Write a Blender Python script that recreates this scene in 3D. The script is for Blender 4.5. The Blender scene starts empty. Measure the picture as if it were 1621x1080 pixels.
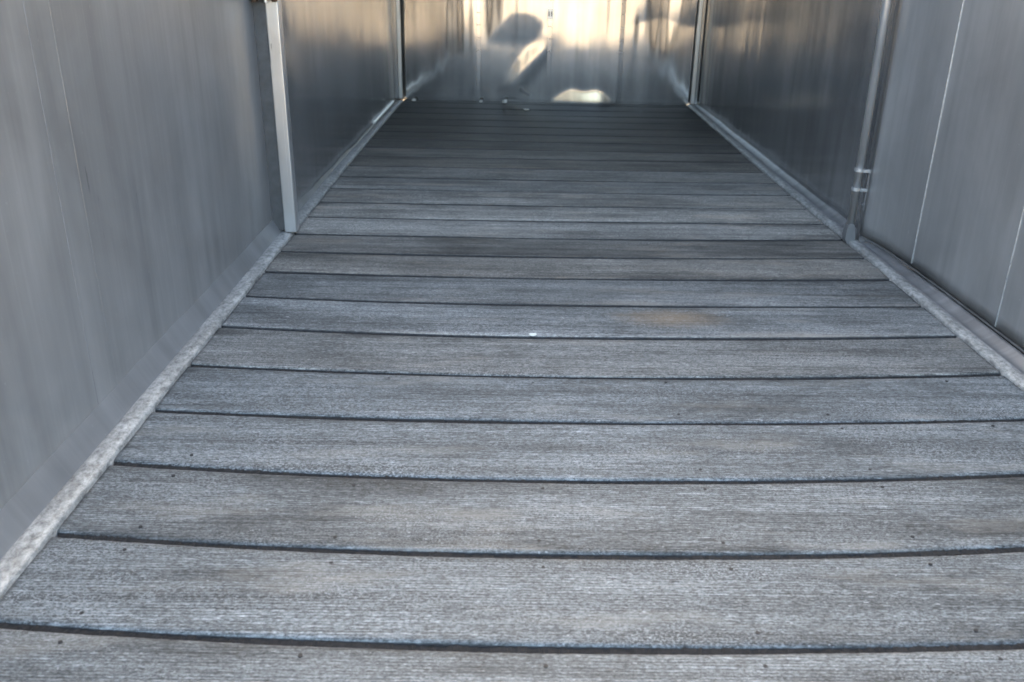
import bpy, bmesh, math, random
from mathutils import Vector, Matrix
import numpy as np

random.seed(7)
RNG = np.random.RandomState(11)
S = bpy.context.scene
COL = S.collection

# ------------------------------------------------------------------ camera
cam_d = bpy.data.cameras.new('camera')
cam = bpy.data.objects.new('camera', cam_d)
COL.objects.link(cam)
PITCH, YAW, ROLL = 0.4020, 0.0042, 0.0159
cp, sp = math.cos(PITCH), math.sin(PITCH)
fwd = Vector((math.sin(YAW) * cp, math.cos(YAW) * cp, -sp))
rt = Vector((math.cos(YAW), -math.sin(YAW), 0))
up = rt.cross(fwd)
rt2 = rt * math.cos(ROLL) + up * math.sin(ROLL)
up2 = -rt * math.sin(ROLL) + up * math.cos(ROLL)
M = Matrix((rt2, up2, -fwd)).transposed().to_4x4()
M.translation = Vector((0, 0, 0.95))
cam.matrix_world = M
cam_d.sensor_width = 36
cam_d.lens = 1414.0 / 1621 * 36
cam_d.clip_start = 0.05
cam_d.clip_end = 2000
cam_d.dof.use_dof = True
cam_d.dof.focus_distance = 2.3
cam_d.dof.aperture_fstop = 5.6
S.camera = cam

# ------------------------------------------------------------------ sky and sun
SUN_EL, SUN_ROT = math.radians(17), math.radians(-2)
w = bpy.data.worlds.new('World')
S.world = w
w.use_nodes = True
nt = w.node_tree
nt.nodes.clear()
sky = nt.nodes.new('ShaderNodeTexSky')
sky.sky_type = 'NISHITA'
sky.sun_disc = False
sky.sun_elevation = SUN_EL
sky.sun_rotation = SUN_ROT
sky.air_density = 0.7
sky.dust_density = 5.0
sky.ozone_density = 0.6
bg = nt.nodes.new('ShaderNodeBackground')
bg.inputs['Strength'].default_value = 0.12
wo = nt.nodes.new('ShaderNodeOutputWorld')
tint = nt.nodes.new('ShaderNodeMix')          # warm tint over the whole sky to balance its blue
tint.data_type = 'RGBA'
tint.blend_type = 'MULTIPLY'
tint.inputs[0].default_value = 1.0
tint.inputs[7].default_value = (1.07, 1.0, 0.85, 1)
nt.links.new(sky.outputs[0], tint.inputs[6])
nt.links.new(tint.outputs[2], bg.inputs[0])
nt.links.new(bg.outputs[0], wo.inputs[0])
sd = bpy.data.lights.new('sun', 'SUN')
sd.energy = 3.0
sd.angle = math.radians(0.5)
sd.color = (1.0, 0.90, 0.76)
sun = bpy.data.objects.new('sun', sd)
COL.objects.link(sun)
sdir = Vector((math.sin(SUN_ROT) * math.cos(SUN_EL), math.cos(SUN_ROT) * math.cos(SUN_EL), math.sin(SUN_EL)))
sun.rotation_euler = sdir.to_track_quat('Z', 'Y').to_euler()
sun.location = sdir * 30
S.view_settings.view_transform = 'Standard'
S.view_settings.look = 'None'
S.view_settings.gamma = 1
S.view_settings.use_curve_mapping = False
S.view_settings.exposure = 4.27
S.cycles.max_bounces = 10
S.cycles.glossy_bounces = 8
S.cycles.diffuse_bounces = 6
S.cycles.filter_width = 1.7


# ------------------------------------------------------------------ node helpers
class NT:
    def __init__(self, name):
        self.m = bpy.data.materials.new(name)
        self.m.use_nodes = True
        self.t = self.m.node_tree
        self.b = self.t.nodes['Principled BSDF']

    def n(self, typ, **kw):
        nd = self.t.nodes.new(typ)
        for k, v in kw.items():
            setattr(nd, k, v)
        return nd

    def l(self, a, b):
        self.t.links.new(a, b)

    def coord(self, scale=(1, 1, 1), rand=0.0, kind='Object'):
        tc = self.n('ShaderNodeTexCoord')
        mp = self.n('ShaderNodeMapping')
        mp.inputs['Scale'].default_value = scale
        src = tc.outputs[kind]
        if rand:
            oi = self.n('ShaderNodeObjectInfo')
            vm = self.n('ShaderNodeVectorMath', operation='MULTIPLY')
            cb = self.n('ShaderNodeCombineXYZ')
            for i in range(3):
                self.l(oi.outputs['Random'], cb.inputs[i])
            self.l(cb.outputs[0], vm.inputs[0])
            vm.inputs[1].default_value = (rand, rand * 1.7, rand * 0.3)
            ad = self.n('ShaderNodeVectorMath', operation='ADD')
            self.l(src, ad.inputs[0])
            self.l(vm.outputs[0], ad.inputs[1])
            src = ad.outputs[0]
        self.l(src, mp.inputs['Vector'])
        return mp.outputs[0]

    def noise(self, vec, scale=1.0, detail=4.0, rough=0.6, dist=0.0):
        nd = self.n('ShaderNodeTexNoise')
        nd.inputs['Scale'].default_value = scale
        nd.inputs['Detail'].default_value = detail
        nd.inputs['Roughness'].default_value = rough
        nd.inputs['Distortion'].default_value = dist
        self.l(vec, nd.inputs['Vector'])
        return nd.outputs['Fac']

    def ramp(self, fac, stops):
        r = self.n('ShaderNodeValToRGB')
        e = r.color_ramp.elements
        while len(e) < len(stops):
            e.new(0.5)
        for el, (p, c) in zip(e, stops):
            el.position = p
            el.color = (c, c, c, 1) if isinstance(c, (int, float)) else (*c, 1)
        self.l(fac, r.inputs['Fac'])
        return r.outputs['Color']

    def mix(self, fac, a, b, mode='MIX'):
        m = self.n('ShaderNodeMix', data_type='RGBA', blend_type=mode)
        for i, v in ((0, fac), (6, a), (7, b)):
            sock = m.inputs[i]
            if isinstance(v, (int, float)):
                sock.default_value = v if i == 0 else (v, v, v, 1)
            elif isinstance(v, tuple):
                sock.default_value = (*v, 1)
            else:
                self.l(v, sock)
        return m.outputs[2]

    def math(self, op, a, b=0.0):
        m = self.n('ShaderNodeMath', operation=op)
        for i, v in enumerate((a, b)):
            if isinstance(v, (int, float)):
                m.inputs[i].default_value = v
            else:
                self.l(v, m.inputs[i])
        return m.outputs[0]

    def bump(self, h, strength=0.3, dist=0.002, prev=None):
        b = self.n('ShaderNodeBump')
        b.inputs['Strength'].default_value = strength
        b.inputs['Distance'].default_value = dist
        self.l(h, b.inputs['Height'])
        if prev is not None:
            self.l(prev, b.inputs['Normal'])
        self.l(b.outputs[0], self.b.inputs['Normal'])
        return b.outputs[0]

    def set(self, **kw):
        for k, v in kw.items():
            s = self.b.inputs[k.replace('_', ' ')]
            if isinstance(v, (int, float)):
                s.default_value = v
            elif isinstance(v, tuple):
                s.default_value = (*v, 1)
            else:
                self.l(v, s)
        return self


# ------------------------------------------------------------------ materials
def mat_wood():
    k = NT('weathered_wood')
    big = k.noise(k.coord((1.3, 5, 1), 40), 1.0, 3, 0.55)
    band = k.noise(k.coord((0.9, 26, 1), 40), 1.0, 4, 0.65)
    grain = k.noise(k.coord((24, 230, 20), 40), 1.0, 6, 0.80, 0.1)
    rib = k.noise(k.coord((1.4, 175, 1), 40), 1.0, 2, 0.6, 0.05)
    fib = k.noise(k.coord((34, 420, 40), 40), 1.0, 4, 0.8)
    spk = k.noise(k.coord((120, 240, 150), 40), 1.0, 4, 0.85)
    c = k.ramp(grain, [(0.28, (0.040, 0.0405, 0.041)), (0.50, (0.104, 0.1075, 0.107)), (0.72, (0.195, 0.200, 0.199))])
    c = k.mix(1.0, c, k.ramp(fib, [(0.30, 0.50), (0.52, 1.0), (0.72, 1.45)]), 'MULTIPLY')
    c = k.mix(1.0, c, k.ramp(band, [(0.28, 0.44), (0.5, 0.98), (0.72, 1.45)]), 'MULTIPLY')
    c = k.mix(1.0, c, k.ramp(big, [(0.30, 0.62), (0.5, 1.0), (0.70, 1.28)]), 'MULTIPLY')
    c = k.mix(1.0, c, k.ramp(spk, [(0.36, 0.25), (0.5, 0.97), (0.64, 1.9)]), 'MULTIPLY')
    c = k.mix(1.0, c, k.ramp(rib, [(0.34, 0.62), (0.46, 1.0), (0.66, 1.14)]), 'MULTIPLY')
    wv = k.n('ShaderNodeTexWave', wave_type='BANDS', bands_direction='Y')
    wv.inputs['Scale'].default_value = 1.0
    wv.inputs['Distortion'].default_value = 1.6
    wv.inputs['Detail'].default_value = 3.0
    wv.inputs['Detail Scale'].default_value = 1.5
    k.l(k.coord((0.8, 46, 1), 40), wv.inputs['Vector'])
    gm = k.ramp(big, [(0.35, 0.35), (0.65, 1.0)])
    grv = k.ramp(wv.outputs['Fac'], [(0.0, 0.48), (0.35, 1.0), (1.0, 1.10)])
    c = k.mix(gm, c, k.mix(1.0, c, grv, 'MULTIPLY'))
    # tan bare-wood patches
    tan = k.noise(k.coord((2.2, 11, 1), 90), 1.0, 4, 0.6)
    tf = k.math('MULTIPLY', k.ramp(tan, [(0.55, 0.0), (0.72, 0.75)]), k.ramp(grain, [(0.3, 0.2), (0.6, 1.0)]))
    c = k.mix(tf, c, (0.200, 0.180, 0.155))
    # pale worn flecks
    fl = k.noise(k.coord((60, 150, 60), 60), 1.0, 3, 0.75)
    c = k.mix(k.ramp(fl, [(0.64, 0.0), (0.71, 0.7)]), c, (0.38, 0.38, 0.38))
    dk = k.noise(k.coord((28, 190, 60), 75), 1.0, 3, 0.7)
    c = k.mix(k.ramp(dk, [(0.26, 0.75), (0.36, 0.0)]), c, (0.018, 0.019, 0.022))
    # chalky speckled wear in patches, grime elsewhere
    wr = k.noise(k.coord((3.1, 8, 1), 55), 1.0, 4, 0.65)
    sp2 = k.noise(k.coord((210, 300, 200), 33), 1.0, 2, 0.7)
    wf = k.math('MULTIPLY', k.ramp(wr, [(0.45, 0.15), (0.70, 1.0)]), k.ramp(sp2, [(0.50, 0.0), (0.62, 0.75)]))
    c = k.mix(wf, c, (0.30, 0.305, 0.305))
    c = k.mix(1.0, c, k.ramp(wr, [(0.28, 0.62), (0.48, 1.0)]), 'MULTIPLY')
    # one tan stain in mid floor
    geo = k.coord((1, 2.2, 1))
    vd = k.n('ShaderNodeVectorMath', operation='DISTANCE')
    k.l(geo, vd.inputs[0])
    vd.inputs[1].default_value = (0.475, 2.42 * 2.2, 0)
    ds = k.math('ADD', vd.outputs['Value'], k.math('MULTIPLY', k.math('SUBTRACT', fl, 0.5), 0.25))
    c = k.mix(k.ramp(ds, [(0.03, 0.38), (0.19, 0.0)]), c, (0.25, 0.165, 0.09))
    # each plank its own tone, with the light falloff along the floor put in
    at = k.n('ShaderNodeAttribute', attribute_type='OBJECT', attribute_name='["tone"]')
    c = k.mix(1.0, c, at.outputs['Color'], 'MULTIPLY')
    ro = k.ramp(spk, [(0.3, 0.52), (0.7, 0.72)])
    k.set(Base_Color=c, Roughness=ro, Specular_IOR_Level=0.28)
    n1 = k.bump(rib, 0.5, 0.0016)
    n2 = k.bump(grain, 0.35, 0.0010, n1)
    k.bump(spk, 0.35, 0.0006, n2)
    return k.m


def mat_metal(name, base, rough, streak=0.5, metallic=1.0, axis='y', wav=1.0, dirt=0.35, tint=1.0):
    k = NT(name)
    # vertical streaks: fine across the sheet, long up the sheet
    sc = (1, 55, 1.2) if axis == 'y' else (55, 1, 1.2)
    sc2 = (1, 9, 0.5) if axis == 'y' else (9, 1, 0.5)
    st = k.noise(k.coord(sc), 1.0, 5, 0.7)
    wv = k.noise(k.coord(sc2), 1.0, 3, 0.5)
    bl = k.noise(k.coord((3, 3, 2.2)), 1.0, 4, 0.6, 0.3)
    sp_ = k.noise(k.coord((160, 160, 110)), 1.0, 2, 0.6)
    c = k.mix(1.0, base, k.ramp(st, [(0.3, 1 - 0.28 * streak), (0.55, 1.0), (0.72, 1 + 0.22 * streak)]), 'MULTIPLY')
    c = k.mix(1.0, c, k.ramp(bl, [(0.3, 0.80), (0.7, 1.12)]), 'MULTIPLY')
    sm = k.noise(k.coord((1, 13, 0.9) if axis == 'y' else (13, 1, 0.9)), 1.0, 4, 0.6)
    sr = k.noise(k.coord((1, 210, 0.8) if axis == 'y' else (210, 1, 0.8)), 1.0, 2, 0.5)
    c = k.mix(1.0, c, k.ramp(sm, [(0.32, 1 - 0.45 * streak), (0.5, 1.0), (0.68, 1 + 0.4 * streak)]), 'MULTIPLY')
    c = k.mix(k.ramp(sr, [(0.69, 0.0), (0.75, min(1, 1.2 * streak))]), c, tuple(min(1, v * 1.5) for v in base))
    c = k.mix(k.ramp(sp_, [(0.70, 0.0), (0.78, 0.35)]), c, tuple(min(1, v * 1.7) for v in base))
    ro = k.math('ADD', k.math('MULTIPLY', k.math('SUBTRACT', bl, 0.5), 0.22 * dirt),
                k.math('ADD', k.math('MULTIPLY', k.math('SUBTRACT', st, 0.5), 0.16 * dirt), rough))
    k.set(Base_Color=c, Roughness=ro, Metallic=metallic)
    n1 = k.bump(wv, 0.35 * wav, 0.004)
    n2 = k.bump(st, 0.03 * wav, 0.0010, n1)
    k.bump(bl, 0.25 * wav, 0.004, n2)
    k.set(Specular_Tint=(tint, tint, tint))
    return k.m


def mat_worn():
    k = NT('worn_paint')
    a = k.noise(k.coord((70, 42, 70)), 1.0, 6, 0.8)
    b = k.noise(k.coord((18, 6, 18)), 1.0, 4, 0.6)
    d = k.noise(k.coord((200, 120, 200)), 1.0, 3, 0.7)
    c = k.ramp(a, [(0.34, (0.09, 0.092, 0.092)), (0.49, (0.275, 0.276, 0.27)), (0.68, (0.47, 0.467, 0.448))])
    c = k.mix(1.0, c, k.ramp(b, [(0.3, 0.62), (0.65, 1.12)]), 'MULTIPLY')
    c = k.mix(k.ramp(d, [(0.56, 0), (0.68, 0.7)]), c, (0.16, 0.14, 0.12))
    k.set(Base_Color=c, Roughness=0.5, Metallic=0.15)
    k.bump(a, 0.6, 0.003)
    return k.m


def mat_plain(name, col, rough=0.6, metallic=0.0, var=0.3, scale=40):
    k = NT(name)
    a = k.noise(k.coord((scale, scale, scale)), 1.0, 4, 0.65)
    c = k.mix(1.0, col, k.ramp(a, [(0.3, 1 - var), (0.7, 1 + var)]), 'MULTIPLY')
    k.set(Base_Color=c, Roughness=rough, Metallic=metallic)
    k.bump(a, 0.3, 0.001)
    return k.m


def mat_ground():
    k = NT('dry_ground')
    a = k.noise(k.coord((0.12, 0.12, 1)), 1.0, 6, 0.6)
    b = k.noise(k.coord((3, 3, 1)), 1.0, 5, 0.7)
    c = k.ramp(a, [(0.35, (0.27, 0.215, 0.15)), (0.55, (0.42, 0.355, 0.265)), (0.7, (0.21, 0.18, 0.10))])
    c = k.mix(1.0, c, k.ramp(b, [(0.3, 0.7), (0.7, 1.2)]), 'MULTIPLY')
    k.set(Base_Color=c, Roughness=0.95)
    k.bump(b, 0.4, 0.03)
    return k.m


WOOD = mat_wood()
SHEET = mat_metal('grey_sheet_metal', (0.355, 0.36, 0.366), 0.30, 0.26, 0.6, 'y', 0.8, 0.45, 0.75)
SHEET_GATE = mat_metal('grey_gate_metal', (0.44, 0.442, 0.444), 0.31, 0.2, 0.6, 'y', 0.8, 0.45, 0.75)
SHEET_FAR = mat_metal('glossy_sheet_metal', (0.39, 0.393, 0.396), 0.18, 0.35, 0.72, 'y', 0.9, 0.4, 0.65)
SHEET_FRONT = mat_metal('polished_sheet_metal', (0.42, 0.416, 0.412), 0.11, 0.25, 0.95, 'x', 0.35, 0.2)
STEEL = mat_metal('brushed_post_metal', (0.55, 0.55, 0.55), 0.30, 0.3, 0.7, 'x', 0.4, 0.6)
RAIL = mat_metal('grey_rail_paint', (0.20, 0.20, 0.205), 0.40, 0.5, 0.4, 'y', 0.6, 0.6)
FLANGE = mat_metal('grey_flange_paint', (0.165, 0.169, 0.174), 0.48, 0.25, 0.25, 'y', 0.6, 0.5)
WORN = mat_worn()
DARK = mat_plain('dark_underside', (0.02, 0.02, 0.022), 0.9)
GRIME_SHADE = mat_plain('edge_grime_shade', (0.030, 0.031, 0.033), 0.9, 0, 0.6, 90)  # plank edges: grime plus the shade inside the gaps, put into the colour
RUST = mat_plain('rusty_steel', (0.075, 0.045, 0.028), 0.85, 0.2, 0.6, 60)
NAIL = mat_plain('dark_nail', (0.022, 0.022, 0.023), 0.6, 0.5)
CHIP = mat_plain('pale_chip', (0.62, 0.60, 0.56), 0.7, 0, 0.15)
SEAMW = mat_plain('bright_scratch_metal', (0.80, 0.80, 0.79), 0.35, 0.5, 0.15, 120)
SEAMD = mat_plain('dark_seam_sealant', (0.17, 0.175, 0.185), 0.7, 0.0, 0.4, 60)
UNSEEN_CEIL = mat_plain('unseen_ceiling_paint', (0.30, 0.31, 0.32), 0.6, 0, 0.1, 3)
SCUFF = mat_plain('dull_scuffed_metal', (0.42, 0.425, 0.43), 0.45, 0.6, 0.3, 80)


# ------------------------------------------------------------------ geometry helpers
def obj(name, bm, mat, parent=None, smooth=False, kind=None, recalc=True):
    me = bpy.data.meshes.new(name)
    if recalc:
        bmesh.ops.recalc_face_normals(bm, faces=bm.faces[:])
    bm.to_mesh(me)
    bm.free()
    for m in (mat if isinstance(mat, (list, tuple)) else [mat]):
        me.materials.append(m)
    o = bpy.data.objects.new(name, me)
    COL.objects.link(o)
    if parent is not None:
        o.parent = parent
    if smooth:
        for p in me.polygons:
            p.use_smooth = True
    if kind:
        o['kind'] = kind
    return o


def tag(o, label, cat, group=None):
    o['label'] = label
    o['category'] = cat
    if group:
        o['group'] = group
    return o


def thing(name, label, cat, loc=(0, 0, 0), group=None):
    o = bpy.data.objects.new(name, None)
    COL.objects.link(o)
    o.location = loc
    o.empty_display_size = 0.1
    o['kind'] = 'thing'
    return tag(o, label, cat, group)


def box(bm, x0, x1, y0, y1, z0, z1, bev=0.0, seg=2):
    r = bmesh.ops.create_cube(bm, size=1)
    vs = r['verts']
    for v in vs:
        v.co = Vector((x0 + (v.co.x + .5) * (x1 - x0), y0 + (v.co.y + .5) * (y1 - y0), z0 + (v.co.z + .5) * (z1 - z0)))
    if bev:
        es = list({e for v in vs for e in v.link_edges})
        bmesh.ops.bevel(bm, geom=es, offset=bev, segments=seg, profile=0.5, affect='EDGES')
    return bm


def tube(bm, p0, p1, r0, r1=None, seg=20):
    p0, p1 = Vector(p0), Vector(p1)
    r1 = r0 if r1 is None else r1
    d = (p1 - p0)
    q = d.to_track_quat('Z', 'Y')
    rings = []
    for p, r in ((p0, r0), (p1, r1)):
        rings.append([bm.verts.new(p + q @ Vector((r * math.cos(2 * math.pi * i / seg), r * math.sin(2 * math.pi * i / seg), 0))) for i in range(seg)])
    for i in range(seg):
        j = (i + 1) % seg
        bm.faces.new((rings[0][i], rings[0][j], rings[1][j], rings[1][i]))
    bm.faces.new(rings[0][::-1])
    bm.faces.new(rings[1])
    return bm


def sweep(bm, prof, ys, xoff, mats=None, jit=0.0):
    """Run an x-z profile along y; xoff(y) shifts it sideways."""
    rows = []
    for y in ys:
        dx = xoff(y)
        rows.append([bm.verts.new((px + dx + (RNG.uniform(-jit, jit) if jit and 0 < i < len(prof) - 1 else 0), y, pz + (RNG.uniform(-jit, jit) * .5 if jit and 0 < i < len(prof) - 1 else 0)))
                     for i, (px, pz) in enumerate(prof)])
    for a, b in zip(rows[:-1], rows[1:]):
        for i in range(len(prof) - 1):
            f = bm.faces.new((a[i], a[i + 1], b[i + 1], b[i]))
            if mats:
                f.material_index = mats[i]
            f.smooth = True
    return bm


def lerp_table(y, tab):
    if y <= tab[0][0]:
        return tab[0][1]
    for (a, va), (b, vb) in zip(tab[:-1], tab[1:]):
        if y <= b:
            t = (y - a) / (b - a)
            return va + (vb - va) * t
    return tab[-1][1]


def xl(y):
    return lerp_table(y, [(1.2, -.806), (2.6, -.806), (4.3, -.812), (6.8, -.792)])


def xr(y):
    return lerp_table(y, [(1.2, 1.262), (4.5, 1.258), (6.8, 1.277)])


Y0 = 0.45          # rear opening of the trailer
YF = 6.705         # front wall
YP = 3.22          # the two posts


def yfront(x):
    return YF - 0.035 * (x - 0.27)


# ------------------------------------------------------------------ setting
bm = bmesh.new()
bmesh.ops.create_grid(bm, x_segments=8, y_segments=8, size=900)
for v in bm.verts:
    v.co.z = -0.52
obj('ground', bm, mat_ground(), kind='structure')

bm = bmesh.new()
box(bm, -1.0, 1.5, 4.0, 6.95, 1.95, 1.99)  # unseen roof, front edge set back to shape the light along the floor
obj('unseen_ceiling', bm, UNSEEN_CEIL, kind='structure')

# ------------------------------------------------------------------ plank floor
floor = thing('plank_floor', 'weathered grey timber plank floor of a stock trailer', 'floor')
gy = [0.335, 0.575, 0.815, 1.0575, 1.286, 1.529, 1.775, 2.013, 2.265, 2.516, 2.761, 2.992, 3.219]
cl = [.05, .05, .05, .050, .055, .06, .04, .05, .055, .05, .037, .025, .013]
cr = [.04, .04, .04, .040, .060, .055, .041, .04, .035, .025, .03, .028, .028]
while gy[-1] < YF - 0.30:
    gy.append(gy[-1] + 0.243 + random.uniform(-.006, .006))
    cl.append(.012)
    cr.append(.014)
gy.append(YF - 0.004)
cl.append(0)
cr.append(0)


def gap_y(i, x):
    y = gy[i]
    sk = -0.035 * max(0, min(1, (y - 3.2) / 3.4)) * (x - 0.27)
    c = cl[i] if x < .1 else cr[i]
    return y + c * (x - .1) ** 2 + sk


TONE_FALLOFF = {1: .98, 2: 1.0, 3: 1.0, 4: .97, 5: 1.06, 6: 1.04, 7: 1.10, 8: 1.26, 9: 1.08, 10: 1.16, 11: .98, 12: 1.78, 13: 1.85, 14: 1.72, 15: 1.48, 16: 1.50, 17: 1.08, 18: 1.14, 19: .72, 20: .66, 21: .58, 22: .32, 23: .40, 24: .24, 25: .22, 26: .17, 27: .18}  # plank tones mixed with painted light falloff, lighter mid floor, darkest at the end
XN = 220
JX = [-.660, -.300, .066, .390, .742, 1.10]
planks = []
for i in range(len(gy) - 1):
    bm = bmesh.new()
    yc = .5 * (gy[i] + gy[i + 1])
    x0, x1 = xl(yc) + .0015, xr(yc) - .0015
    far = gy[i] > 3.3
    hg = .0057 if gy[i] < 2.1 else (.0050 if not far else .0036)
    th = .040
    cup = random.uniform(-.0012, .0018)
    dz = random.uniform(-.0012, .0008) * (.4 if gy[i] > 2 else 1)
    tilt = random.uniform(-.0012, .0012)
    # profile across the plank: fraction, z
    NP = 9
    rows = []
    ph = random.uniform(0, 9)
    for j in range(XN + 1):
        x = x0 + (x1 - x0) * j / XN
        wob0 = .0007 * math.sin(7 * x + ph) + .0003 * math.sin(23 * x + ph * 2) + (RNG.uniform(-.0005, .0004) if gy[i] < 2.3 else 0)
        wob1 = .0007 * math.sin(6 * x + ph * 3) + .0003 * math.sin(19 * x + ph) + (RNG.uniform(-.0005, .0005) if gy[i] < 2.3 else 0)
        ya = gap_y(i, x) + hg + wob0
        yb = gap_y(i + 1, x) - hg + wob1
        if i == len(gy) - 2:
            yb = yfront(x) - .003
        wv = .0008 * math.sin(3.1 * x + ph) + dz
        wid = yb - ya
        pr = [(ya + .0006, -th), (ya, -.012), (ya + .0008, -.0040) if gy[i] < 2.3 else (ya + .0004, -.0028), (ya + .0032, -.0012) if gy[i] < 2.3 else (ya + .0018, -.0007), (ya + .0085, -.0001) if gy[i] < 2.3 else (ya + .005, -.0001), (ya + .02, 0)]
        for q in range(1, NP):
            f = q / NP
            pr.append((ya + .02 + (wid - .04) * f, cup * math.sin(math.pi * f) + tilt * (f - .5)))
        pr += [(yb - .02, 0), (yb - .010, -.0002), (yb - .004, -.0018), (yb - .001, -.0055), (yb, -.012), (yb, -th)]
        rows.append([bm.verts.new((x, py, pz + wv)) for py, pz in pr])
    n = len(rows[0])
    dark_edges = {n - 1, 0, 1, n - 2, n - 3} if gy[i] < 2.2 else {n - 1, 0, 1, 2, n - 2, n - 3}  # edge faces darkened so the gaps read as shaded
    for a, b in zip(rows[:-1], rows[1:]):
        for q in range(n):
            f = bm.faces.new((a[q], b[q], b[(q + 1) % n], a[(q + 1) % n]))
            f.material_index = 1 if q in dark_edges else 0
    bm.faces.new(rows[0])
    bm.faces.new(rows[-1][::-1])
    pl = obj('floor_plank', bm, [WOOD, GRIME_SHADE], floor, smooth=True)
    t = TONE_FALLOFF.get(i, .9) * random.uniform(.97, 1.03)
    hue = random.uniform(-.015, .015) + (-.045 if i < 7 else (0.0 if i < 10 else (.075 if i < 17 else .10)))  # hue also offsets the colour of the light, cool near and warm far
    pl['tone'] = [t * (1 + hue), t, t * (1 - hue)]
    planks.append(pl)
    # nail heads where the joists run beneath
    if 1 <= i <= 6:
        for jx in JX:
            for side in (0, 1):
                if random.random() < (.5 if i > 4 else .06):
                    continue
                x = jx + random.uniform(-.007, .007)
                if x > x1 - .05:
                    continue
                y = (gap_y(i, x) + .040 if side == 0 else gap_y(i + 1, x) - .034) + random.uniform(-.006, .006)
                nb = bmesh.new()
                tube(nb, (0, 0, -.004), (0, 0, .0009), .0041, .0035, 10)
                no = obj('nail_head', nb, NAIL, pl)
                no.location = (x, y, dz + .0003)

# dirt in the plank gaps, near-black so its colour also carries the gap shade
DIRT_SHADE = mat_plain('gap_dirt_shade', (0.006, 0.006, 0.007), 0.95, 0, .8, 120)
bm = bmesh.new()
for i in range(1, len(gy) - 1):
    rows = []
    for j in range(401):
        x = -.80 + (1.252 + .80) * j / 400
        y = gap_y(i, x)
        zz = (-.0056 if gy[i] < 2.3 else -.0040) + (.0012 if gy[i] < 2.3 else .0004) * math.sin(17 * x + i) * math.sin(5 * x + 2 * i) + (RNG.uniform(-.0018, .0012) if gy[i] < 2.3 else 0)
        rows.append([bm.verts.new((x, y + dy, zz + RNG.uniform(-.0007, .0007))) for dy in (-.008, 0, .008)])
    for a, b in zip(rows[:-1], rows[1:]):
        for q in (0, 1):
            bm.faces.new((a[q], a[q + 1], b[q + 1], b[q]))
obj('gap_dirt_shade', bm, DIRT_SHADE, floor)['kind'] = 'stuff'

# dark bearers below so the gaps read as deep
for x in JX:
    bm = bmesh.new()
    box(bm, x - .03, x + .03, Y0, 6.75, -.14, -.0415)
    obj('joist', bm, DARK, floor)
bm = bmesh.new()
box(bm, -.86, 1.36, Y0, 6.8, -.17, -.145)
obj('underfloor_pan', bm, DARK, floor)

# ------------------------------------------------------------------ floor edge rails
ysr = [Y0 + .045 * i for i in range(int((6.69 - Y0) / .045) + 1)]
t = thing('floor_rail', 'worn pale steel floor rail along the left wall', 'rail')
bm = bmesh.new()
sweep(bm, [(0, -.045), (0, .006), (-.003, .0105), (-.018, .013), (-.031, .0145), (-.039, .0138), (-.042, .0125)], ysr, xl, None, .0012)
obj('worn_top', bm, WORN, t)
bm = bmesh.new()
sweep(bm, [(-.042, .0125), (-.0445, .0160), (-.0510, .028), (-.0600, .044), (-.0665, .056), (-.0725, .066)], ysr, xl)
obj('painted_flange', bm, FLANGE, t)
bm = bmesh.new()
tube(bm, (-.844, 5.55, .030), (-.836, 6.45, .030), .007)
obj('bright_strip', bm, SEAMW, t)

t = thing('floor_rail', 'worn steel floor rail along the right wall and gate', 'rail')
bm = bmesh.new()
sweep(bm, [(0, -.045), (0, .005), (.003, .0095), (.012, .0125), (.025, .013), (.036, .0115), (.041, .009)], ysr, xr, None, .0014)
obj('worn_lip', bm, WORN, t)
bm = bmesh.new()
sweep(bm, [(.041, .009), (.046, .0075), (.055, .0085), (.066, .013), (.076, .020), (.083, .026), (.085, .024), (.085, -.02)], ysr, xr)
obj('painted_channel', bm, RAIL, t)

# ------------------------------------------------------------------ left wall, near part
random.seed(28)
ZT = 1.95


def wall_sheet(xf, y0, y1, z0, side, mat, name, parent=None, amp=.0015, ny=120, nz=40, fine=0.0):
    """Thin sheet with slight waviness; side=+1 faces +x."""
    bm = bmesh.new()
    ph = [random.uniform(0, 6) for _ in range(4)]
    g = []
    for a in range(ny + 1):
        y = y0 + (y1 - y0) * a / ny
        r = []
        for b in range(nz + 1):
            z = z0 + (ZT - z0) * b / nz
            d = amp * (math.sin(5.1 * y + ph[0] + .8 * math.sin(1.7 * z)) + .6 * math.sin(11.3 * y + ph[1] + 1.1 * z) + .5 * math.sin(2.9 * z + ph[2]))
            d += fine * (math.sin(33 * y + ph[3] + .5 * z) + .55 * math.sin(57 * y + ph[0] * 2) + .35 * math.sin(92 * y + ph[1] * 3 - .4 * z)) * (.6 + .4 * math.sin(6.3 * y + ph[2]))
            r.append(bm.verts.new((xf(y) + d, y, z)))
        g.append(r)
    for a in range(ny):
        for b in range(nz):
            bm.faces.new((g[a][b], g[a + 1][b], g[a + 1][b + 1], g[a][b + 1]))
    for f in bm.faces:
        f.normal_update()
        if f.normal.x * side < 0:
            f.normal_flip()
    o = obj(name, bm, mat, parent, smooth=True, recalc=False)
    md = o.modifiers.new('thick', 'SOLIDIFY')
    md.thickness = .004
    md.offset = -1
    return o


t = t_left = thing('sheet_wall', 'smooth grey sheet metal wall panel on the left before the square post', 'wall')
wall_sheet(lambda y: -.8765, Y0, YP - .002, .024, +1, SHEET, 'metal_sheet', t, .0005)
for yy, wd, m in ((1.705, .0018, SEAMD), (1.80, .0030, SHEET), (2.63, .0024, SHEET)):
    bm = bmesh.new()
    box(bm, -.880, -.87635, yy, yy + wd * .7, .034, ZT - .01)
    obj('seam', bm, m, t)

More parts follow.
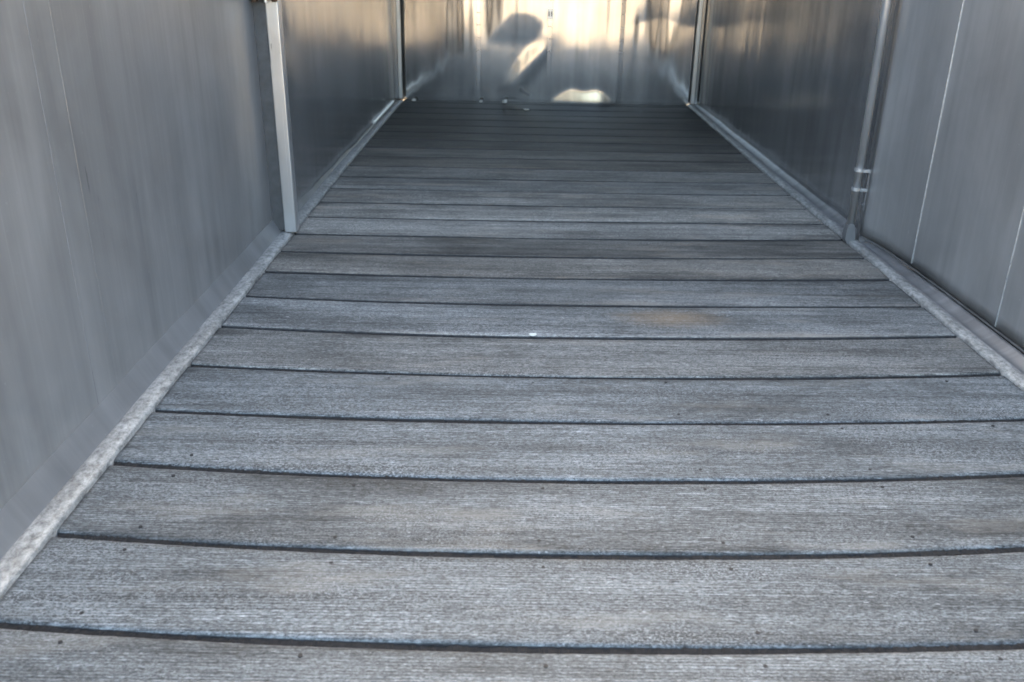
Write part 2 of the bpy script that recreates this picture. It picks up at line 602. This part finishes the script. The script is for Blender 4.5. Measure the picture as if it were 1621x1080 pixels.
t = thing('sheet_wall', 'glossy dark sheet metal wall on the left beyond the square post', 'wall')
wall_sheet(lambda y: lerp_table(y, [(3.2, -.872), (6.7, -.838)]), YP - .010, 6.80, -.03, +1, SHEET_FAR, 'metal_sheet', t, .0016, 420, 24, .00022)

# ------------------------------------------------------------------ right wall, far part
t = thing('sheet_wall', 'glossy dark sheet metal wall on the right beyond the hinge post', 'wall')
wall_sheet(lambda y: lerp_table(y, [(3.2, 1.336), (6.7, 1.345)]), YP + .02, 6.80, -.03, -1, SHEET_FAR, 'metal_sheet', t, .0016, 420, 24, .00022)

# ------------------------------------------------------------------ front wall: a dented polished sheet
fw = thing('front_wall', 'polished dented sheet metal end wall reflecting warm daylight', 'wall', (0, 0, 0))


def sst(a, b, x):
    t_ = np.clip((x - a) / (b - a), 0, 1)
    return t_ * t_ * (3 - 2 * t_)


gx = np.linspace(-.90, 1.42, 387)
gz = np.concatenate([[-.06], np.linspace(0, .9, 151), np.linspace(.95, ZT + .03, 12)])
X, Z = np.meshgrid(gx, np.maximum(gz, 0), indexing='ij')
D = np.zeros_like(X)
# dent at the foot of the wall
u = np.clip(1 - ((X - .51) / .235) ** 2, 0, None)
zt = .112 * np.sqrt(u) * (1 + .1 * np.sin(9 * X))
D += (.080 + .010 * np.sin(13 * X)) * np.maximum(zt * (1 + .10 * np.sin(31 * X + 1)) - Z, 0)
# diagonal crease
zc = .125 + (X + .07) * 1.14
hw = .115 * sst(-.12, .02, X) * (1 - sst(.245, .27, X)) + 1e-6
zhi, zlo = zc + hw * .55, zc - hw * .75
k = .044
cre = k * np.clip(zhi - Z, 0, zhi - zlo)
cre *= sst(zlo - .16, zlo, Z) * sst(-.14, -.02, X) * (1 - sst(.25, .31, X))
D += cre
# slope left of the crease, invented to mirror the floor as a dark patch
za = .62 - 1.3 * np.maximum(np.abs(X - .06) - .05, 0) ** 1.5 * 2.2
D += .026 * np.clip(Z - .40, 0, np.maximum(za - .40, 0)) * sst(.36, .48, Z) * sst(-.26, -.18, X) * (1 - sst(.235, .265, X))
# right upper corner tilt, invented to mirror the near floor as a grey patch
D += .036 * np.maximum(Z - .565 - .02 * np.sin(14 * X), 0) * sst(.78, .92, X)
# rolled-sheet ripples
FR = np.random.RandomState(8)
rip = np.zeros_like(gx)
for fq, am in ((9, .0006), (17, .00045), (31, .00024), (47, .00014)):
    rip += am * np.sin(fq * gx * 2 + FR.uniform(0, 6))
tl = np.zeros_like(gx)
for fq, am in ((4.1, .006), (9.7, .006), (19, .004)):
    tl += am * np.sin(fq * gx + FR.uniform(0, 6))
D += tl[:, None] * np.maximum(Z - .38, 0)


def blur(A, n, ax):
    ker = np.hanning(2 * n + 3)[1:-1]
    ker /= ker.sum()
    P_ = np.concatenate([np.repeat(np.take(A, [0], ax), n, ax), A, np.repeat(np.take(A, [-1], ax), n, ax)], ax)
    return np.apply_along_axis(lambda v_: np.convolve(v_, ker, 'valid'), ax, P_)


D[:, 1:152] = blur(blur(D[:, 1:152], 8, 0), 5, 1)
D += rip[:, None] * (0.35 + .65 * sst(.3, .6, Z))
bm = bmesh.new()
V = [[bm.verts.new((gx[a], yfront(gx[a]) - D[a, b], gz[b])) for b in range(len(gz))] for a in range(len(gx))]
for a in range(len(gx) - 1):
    for b in range(len(gz) - 1):
        bm.faces.new((V[a][b], V[a + 1][b], V[a + 1][b + 1], V[a][b + 1]))
for f in bm.faces:
    f.normal_update()
    if f.normal.y > 0:
        f.normal_flip()
o = obj('metal_sheet', bm, SHEET_FRONT, fw, smooth=True, recalc=False)
md = o.modifiers.new('thick', 'SOLIDIFY')
md.thickness = .004
md.offset = -1
# riveted lap seams
rivet_me = None
for sx in (-.245, .262, .775):
    bm = bmesh.new()
    yy = yfront(sx)
    box(bm, sx - .016, sx + .016, yy - .0042, yy + .004, -.03, ZT - .01, .0012)
    sm = obj('lap_seam', bm, SHEET_FRONT, fw)
    for q in range(5):
        for dx in (-.008, .008):
            p = Vector((sx + dx, yy - .0042, .36 + .085 * q + RNG.uniform(-.002, .002)))
            if rivet_me is None:
                bm = bmesh.new()
                ret = bmesh.ops.create_uvsphere(bm, u_segments=12, v_segments=8, radius=.0045)
                for v in ret['verts']:
                    v.co.y *= .6
                ro_ = obj('rivet', bm, STEEL, sm, smooth=True)
                rivet_me = ro_.data
            else:
                ro_ = bpy.data.objects.new('rivet', rivet_me)
                COL.objects.link(ro_)
                ro_.parent = sm
            ro_.location = p

# small latch plate on the middle seam
lx, lz = .262, .612
ly = yfront(lx) - .0042
bm = bmesh.new()
box(bm, lx - .021, lx + .021, ly - .0035, ly + .001, lz - .034, lz + .034, .0015)
lt = obj('latch', bm, STEEL, fw)
for dx in (-.009, .009):
    bm = bmesh.new()
    box(bm, lx + dx - .0035, lx + dx + .0035, ly - .0052, ly - .003, lz - .017, lz + .017, .0012)
    obj('slot', bm, DARK, lt)

# ------------------------------------------------------------------ corner posts
def corner_post(x, y, side, label):
    t = thing('corner_post', label, 'post', (x, y, 0))
    bm = bmesh.new()
    box(bm, -.014, .014, -.012, .012, .018, ZT - .005, .005, 3)
    obj('upright', bm, STEEL, t, smooth=False)
    bm = bmesh.new()
    box(bm, -.014 if side < 0 else .0155, -.0155 if side < 0 else .034, .004, .010, .02, ZT - .005)
    bm.free()
    bm = bmesh.new()
    if side < 0:
        box(bm, -.034, -.0145, -.004, .004, .02, ZT - .005, .001)
    else:
        box(bm, .0145, .034, -.004, .004, .02, ZT - .005, .001)
    obj('flange', bm, SHEET_FAR, t)
    return t


corner_post(-.806, 6.66, -1, 'slim metal corner post where left wall meets end wall')
corner_post(1.302, 6.62, +1, 'slim metal corner post where right wall meets end wall')

# ------------------------------------------------------------------ left square post
bm = bmesh.new()
box(bm, -.93, -.8809, YP - .09, YP + .09, -.10, ZT)
obj('sun_leak_block', bm, RAIL, t_left)  # box added behind the wall joint to stop a sun leak
t = thing('square_post', 'square bare metal post standing against the left wall', 'post', (-.812, YP, 0))
bm = bmesh.new()
box(bm, -.022, .022, -.022, .026, .014, ZT - .005, .004, 3)
o = obj('upright', bm, STEEL, t)
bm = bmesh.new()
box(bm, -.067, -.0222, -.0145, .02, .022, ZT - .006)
obj('gap_shade_filler', bm, mat_plain('shaded_steel', (0.075, 0.077, 0.08), 0.55, 0.3, 0.2, 30), t)  # fills the gap between post and wall, its shade put into the colour
bm = bmesh.new()
box(bm, -.075, .024, -.060, -.0225, .822, .872, .003)
box(bm, -.058, -.040, -.052, -.034, .812, .824, .003)
box(bm, .006, .022, -.045, -.0225, .813, .824, .003)
br = obj('rusty_bracket', bm, RUST, t)
br['label'] = 'dark rusty bracket'
bm = bmesh.new()
tube(bm, (-.012, -.045, .812), (-.012, -.045, .830), .006)
obj('bolt', bm, SEAMW, br)

# ------------------------------------------------------------------ right hinge post
t = thing('hinge_post', 'slim round post with hinge collars holding the right gate', 'post', (1.257, YP, 0))
bm = bmesh.new()
tube(bm, (.006, .0, .03), (-.006, 0, ZT - .006), .0145, .0145, 24)
obj('pole', bm, STEEL, t, smooth=True)
bm = bmesh.new()
prof = [(-.004, -.001), (.010, -.001), (.022, .006), (.029, .018), (.030, .034), (.026, .055), (.018, .080), (.013, .095), (-.011, .095), (-.015, .080), (-.019, .055), (-.020, .034), (-.018, .018), (-.012, .006)]
prof = [(px * .72 + .001, pz * .8) for px, pz in prof]
a = [bm.verts.new((px, -.020, pz)) for px, pz in prof]
b = [bm.verts.new((px, .020, pz)) for px, pz in prof]
bm.faces.new(a)
bm.faces.new(b[::-1])
for i in range(len(prof)):
    j = (i + 1) % len(prof)
    bm.faces.new((a[i], b[i], b[j], a[j]))
bmesh.ops.bevel(bm, geom=bm.edges[:], offset=.0018, segments=2, affect='EDGES')
obj('foot_plate', bm, FLANGE, t)
for z in (.275, .205):
    bm = bmesh.new()
    tube(bm, (.004, 0, z - .007), (.004, 0, z + .005), .0175, .0175, 20)
    box(bm, .014, .050, -.012, .003, z - .010, z + .001, .002)
    obj('hinge_collar', bm, SCUFF, t)
bm = bmesh.new()
tube(bm, (.044, -.005, .125), (.042, -.005, .268), .0065)
box(bm, .030, .052, -.010, .002, .145, .151)
obj('hinge_pin', bm, RAIL, t)

# ------------------------------------------------------------------ right gate
t = thing('metal_gate', 'grey sheet metal gate on the right with two pale vertical scratches', 'gate', (0, 0, 0))
XG = [(.45, 1.346), (2.2, 1.346), (2.6, 1.343), (2.9, 1.334), (3.08, 1.319), (3.22, 1.292)]


def xg(y):
    return (lerp_table(y - .06, XG) + lerp_table(y, XG) + lerp_table(y + .06, XG)) / 3


wall_sheet(xg, Y0, YP - .012, .036, -1, SHEET_GATE, 'metal_sheet', t, .0004)
bm = bmesh.new()
sweep(bm, [(-.003, .0365), (-.0036, .033), (-.002, .029), (.006, .028)], [Y0 + .05 * i for i in range(56)] + [YP - .016], xg)
obj('bottom_edge', bm, RAIL, t)
for yy, z0 in ((2.835, .046), (2.290, .040)):
    bm = bmesh.new()
    box(bm, xg(yy) - .0028, xg(yy) + .002, yy, yy + .0015, z0, ZT - .01, .0006)
    obj('pale_seam', bm, SCUFF, t)
bm = bmesh.new()
box(bm, 1.300, 1.42, YP - .010, YP + .024, -.10, ZT)
obj('sun_leak_block', bm, RAIL, t)  # box added at the gate end to stop a sun leak
bm = bmesh.new()
box(bm, 1.349, 1.50, Y0, YP - .015, -.10, -.02)
box(bm, 1.375, 1.50, Y0, YP - .015, -.02, .12)
obj('sill_light_block', bm, DARK, t)  # dark sill, upper box added to shut out light under the gate

# ------------------------------------------------------------------ loose chips on the floor
def chip(x, y, z, sx, sy, sz, label, rot=0):
    bm = bmesh.new()
    r = bmesh.ops.create_icosphere(bm, subdivisions=2, radius=1)
    for v in r['verts']:
        n = 1 + RNG.uniform(-.22, .22)
        v.co = Vector((v.co.x * sx * n, v.co.y * sy * n, max(v.co.z, -.6) * sz * n))
    o = obj('debris_chip', bm, CHIP, smooth=False)
    o.location = (x, y, z + sz * .6)
    o.rotation_euler.z = rot
    return tag(o, label, 'debris', 'pale debris on the floor')


chip(-.715, 6.690, .001, .017, .010, .010, 'pale debris chip on the floor at the left end of the end wall')
chip(-.225, 6.670, .001, .013, .010, .012, 'small pale debris chip against the end wall, left of the biggest chip')
chip(-.050, 6.655, .001, .020, .014, .017, 'biggest pale debris chip at the foot of the end wall')
chip(.100, 6.330, .001, .020, .020, .006, 'flat pale flake lying a plank away from the end wall')
chip(.066, 2.275, .001, .011, .006, .004, 'lone white chip in the seam between planks mid floor', .1)
